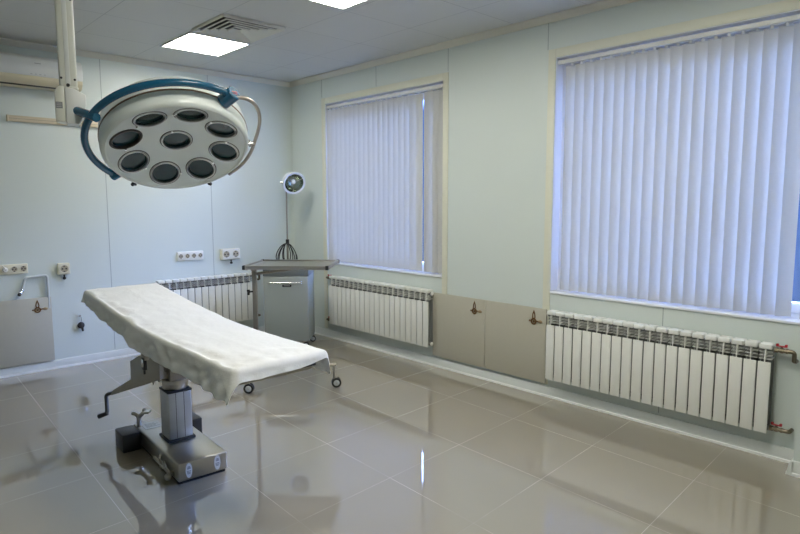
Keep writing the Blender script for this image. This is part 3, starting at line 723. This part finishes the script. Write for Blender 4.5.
for a in (-1, 1):
    for b in (-1, 1):
        k = MB(); k.box((a*TL/2-.016, b*TW/2-.016, 1.069), (a*TL/2+.006*a+.010, b*TW/2+.012, 1.102), .004, 2, Mt) if False else k.box((min(a*(TL/2-.022), a*(TL/2+.002)), min(b*(TW/2-.022), b*(TW/2+.002)), 1.068), (max(a*(TL/2-.022), a*(TL/2+.002)), max(b*(TW/2-.022), b*(TW/2+.002)), 1.102), .004, 2, Mt); obj('corner_cap', k, BLACKP, it, True)
PP = Vector((2.537, 4.495, 0))
k = MB(); k.box((-.018, -.018, .18), (.018, .018, 1.05), .004, 2, Matrix.Translation(PP) @ Mt.to_3x3().to_4x4()); po = obj('post', k, STEELD, it, True)
dv = (ct-PP).normalized()
k = MB(); k.tube([PP+Vector((0,0,1.0)), PP+dv*.08+Vector((0,0,1.012)), PP+dv*.42+Vector((0,0,1.062))], .012, 10); k.box((-.03, -.22, 1.058), (.015, .22, 1.072), .002, 1, Matrix.Translation(PP) @ Mt.to_3x3().to_4x4()); k.box((-.025, -.025, 1.03), (.025, .025, 1.06), .003, 1, Matrix.Translation(PP) @ Mt.to_3x3().to_4x4()); obj('tray_arm', k, STEELD, it, True)
k = MB(); c = PP + Vector((-.022, -.002, .855)); dk = -rv_
k.cyl(c, c+dk*.03, .007, n=10); k.cyl(c+dk*.028, c+dk*.042, .015, n=12)
for a in range(3):
    t = a*2*PI/3+.4; o_ = fv*math.cos(t)*.018 + Vector((0,0,1))*math.sin(t)*.018; k.sphere(c+dk*.036+o_, .0105, 10, 6)
obj('clamp_knob', k, BLACKP, po, True)
CL, CR = Vector((2.445, 4.478, 0)), Vector((3.082, 4.105, 0)); CB = Vector((3.00, 4.87, 0))
k = MB(); k.tube([CL+Vector((0,0,.20)), CR+Vector((0,0,.20))], .014, 10); k.tube([PP+Vector((0,0,.20)), CB+Vector((0,0,.20))], .014, 10); k.cyl(PP+Vector((0,0,.18)), PP+Vector((0,0,.24)), .03, n=20, bev=.004)
obj('base_bar', k, STEELD, it, True)
def castor(root, p, dirv, rr=.042, name='castor', h=.118):
    p = Vector(p); d = Vector(dirv).normalized(); sd_ = Vector((-d.y, d.x, 0))
    fk = MB(); ctr = p + Vector((0,0,rr)) ; top = p - d*.02
    fk.cyl(top+Vector((0,0,h)), top+Vector((0,0,rr+.035)), .008, n=12); fk.box((-.018, -.007, rr+.012), (.018, .007, rr+.045), .004, 2, Matrix.Translation((ctr.x-d.x*.008, ctr.y-d.y*.008, 0)) @ Matrix((d, sd_, Vector((0,0,1)))).transposed().to_4x4())
    fk.cyl(ctr-sd_*.03, ctr+sd_*.03, .005, n=10); o = obj(name, fk, STEELD, root, True)
    for s in (-1, 1):
        t = MB(); t.lathe([(rr*.62, -.008), (rr*.9, -.010), (rr, -.005), (rr, .005), (rr*.9, .010), (rr*.62, .008), (rr*.62, -.008)], ctr+sd_*s*.017, sd_, 28); wl = obj('tyre', t, RUBBER, o, True)
        hb = MB(); hb.lathe([(0, .011), (rr*.25, .011), (rr*.55, .009), (rr*.625, .006), (rr*.625, -.006), (0, -.006)], ctr+sd_*s*.017, sd_*s, 24); obj('hub', hb, HUBG, wl, True)
    return o
castor(it, CL, (.75, -.66, 0), h=.20); castor(it, CR, (.84, -.54, 0), h=.20); castor(it, CB, (.8, .6, 0), h=.20)

# ------------------------------------------------------------------ cabinet
r2 = Vector((.73, -.683, 0)).normalized(); f2 = Vector((.683, .73, 0)).normalized()
FRc = Vector((3.684, 5.384, 0)); cw, cd = .488, .42
Mc = Matrix((r2, f2, Vector((0,0,1)))).transposed().to_4x4(); Mc.translation = FRc - r2*cw
ca = thing('medical_cabinet', 'grey metal cabinet on castors in the room corner behind the steel tray', 'cabinet', tuple(FRc - r2*cw/2 + f2*cd/2))
k = MB(); k.box((0, .012, .085), (cw, cd, .80), .006, 2, Mc); obj('body', k, CABG, ca, True)
k = MB(); k.box((.004, .0, .092), (cw-.004, .016, .795), .006, 3, Mc); dr = obj('door', k, CABG, ca, True)
k = MB(); hz = .735; k.tube([tuple(Mc @ Vector(p)) for p in fillet([(.06, .002, hz), (.06, -.035, hz), (.425, -.035, hz), (.425, .002, hz)], .02)], .007, 10); obj('handle', k, CHROME, dr, True)
k = MB(); k.box((.205, -.004, .685), (.305, .004, .712), .008, 3, Mc); pl_ = obj('label_holder', k, BLACKP, dr, True)
k = MB(); k.box((.222, -.0052, .695), (.288, -.0038, .702), 0, 1, Mc); obj('label_print', k, GREYL, pl_, True)
k = MB(); k.box((-.003, .004, .80), (cw+.003, cd, .885), .006, 2, Mc); obj('top_unit', k, CABD, ca, True)
for a, b in ((.05, .05), (cw-.05, .05), (.05, cd-.05), (cw-.02, cd-.05)):
    castor(ca, Mc @ Vector((a, b, 0)), f2*.3+r2*.95, .036, h=.09)

# ------------------------------------------------------------------ examination lamp
el = thing('examination_lamp', 'slim examination lamp with round white head standing in the corner', 'lamp', (3.87, 6.07, 0))
ex, ey = 3.87, 6.07
k = MB(); k.lathe([(0, .03), (.05, .03), (.14, .02), (.15, .0), (0, 0)], (ex, ey, 0), (0,0,1), 40); obj('base', k, STEELD, el, True)
k = MB(); k.tube([(ex, ey, .02), (ex, ey, 1.13)], .013, 14); k.tube([(ex, ey, 1.12), (ex, ey, 1.72), (ex-.004, ey-.004, 1.78)], .0095, 12); obj('pole', k, STEELD, el, True)
k = MB(); k.cyl((ex, ey, 1.11), (ex, ey, 1.16), .02, n=16, bev=.003); obj('pole_collar', k, BLACKP, el, True)
hc = Vector((ex, ey, 1.822)) + r2*.095 - f2*.06; hd_ = (Vector((-.22, -.86, -.40))).normalized()
k = MB(); k.lathe([(0, -.115), (.05, -.112), (.09, -.09), (.115, -.05), (.128, 0), (.134, .028), (.130, .036), (.110, .030)], hc, hd_, 44); hh = obj('lamp_head', k, LHEADW, el, True, 50)
k = MB(); k.lathe([(.111, .029), (.104, -.018), (.082, -.055), (.045, -.078), (0, -.085)], hc, hd_, 40); obj('reflector', k, REFLM, hh, True, 60)
k = MB(); k.sphere(hc-hd_*.02, .032, 18, 10, hd_, 1.2); k.cyl(hc-hd_*.08, hc-hd_*.045, .017, n=14); obj('bulb', k, BULBM, hh, True, 60)
k = MB()
for q in range(3):
    t = q*2*PI/3+.5; sA = hd_.cross(Vector((0,0,1))).normalized(); sB = sA.cross(hd_); d_ = sA*math.cos(t)+sB*math.sin(t)
    k.tube([hc+hd_*.022+d_*.109, hc+hd_*.012+d_*.03], .0035, 6)
obj('bulb_guard', k, STEELD, hh, True)
k = MB(); k.tube([(ex, ey, 1.76), tuple(hc-hd_*.02-r2*.10-Vector((0,0,.05))), tuple(hc-r2*.128)], .008, 8); k.cyl(hc-r2*.12, hc-r2*.15, .012, n=12); obj('head_bracket', k, CHROME, el, True)
cb = MB()
for q, (wd, hh2, tl) in enumerate(((.105, .33, .05), (.085, .30, -.12), (.060, .27, .16), (.115, .26, -.04), (.045, .22, .0))):
    pts = []
    for i in range(28):
        t = i/28*2*PI; a_ = wd*math.sin(t)*(1-.25*math.cos(t)); z_ = -hh2*(1-math.cos(t))/2
        pts.append(Vector((ex, ey, 1.115)) + r2*(a_*math.cos(tl)-z_*math.sin(tl)) - f2*(.028+.011*q) + Vector((0,0,1))*(z_*math.cos(tl)+a_*math.sin(tl)))
    cb.tube(pts, .0055, 8, True)
obj('coiled_cable', cb, CABLE, el, True)

# ------------------------------------------------------------------ light
wd = bpy.data.worlds.new('sky'); S.world = wd; wd.use_nodes = True
nt = wd.node_tree; bg = nt.nodes['Background']
tc = nt.nodes.new('ShaderNodeTexCoord'); sp = nt.nodes.new('ShaderNodeSeparateXYZ'); cr = nt.nodes.new('ShaderNodeValToRGB')
nt.links.new(tc.outputs['Generated'], sp.inputs[0]); mr = nt.nodes.new('ShaderNodeMapRange'); mr.inputs[1].default_value = -.4; mr.inputs[2].default_value = .9
nt.links.new(sp.outputs[2], mr.inputs[0]); nt.links.new(mr.outputs[0], cr.inputs[0])
cr.color_ramp.elements[0].color = (.003, .004, .007, 1); cr.color_ramp.elements[1].color = (.17, .33, 1.0, 1)
e_ = cr.color_ramp.elements.new(.42); e_.color = (.0020, .0046, .013, 1)
e_ = cr.color_ramp.elements.new(.54); e_.color = (.34, .50, 1.0, 1)
nt.links.new(cr.outputs[0], bg.inputs['Color']); bg.inputs['Strength'].default_value = 50.0
for k_, (y0, y1, z0, z1) in enumerate(WIN):               # sampling portals in the two openings
    ld = bpy.data.lights.new('window_portal', 'AREA'); ld.shape = 'RECTANGLE'; ld.size = y1-y0; ld.size_y = z1-z0
    lo = bpy.data.objects.new('window_portal', ld); COL.objects.link(lo); lo.location = (XW+.22, (y0+y1)/2, (z0+z1)/2)
    lo.rotation_euler = (PI/2, 0, PI/2); ld.cycles.is_portal = True

S.view_settings.view_transform = 'Standard'; S.view_settings.look = 'None'; S.view_settings.gamma = 1; S.view_settings.use_curve_mapping = False
S.view_settings.exposure = 0.0
S.cycles.use_denoising = True
S.cycles.max_bounces = 10; S.cycles.diffuse_bounces = 6
S.cycles.sample_clamp_indirect = 8
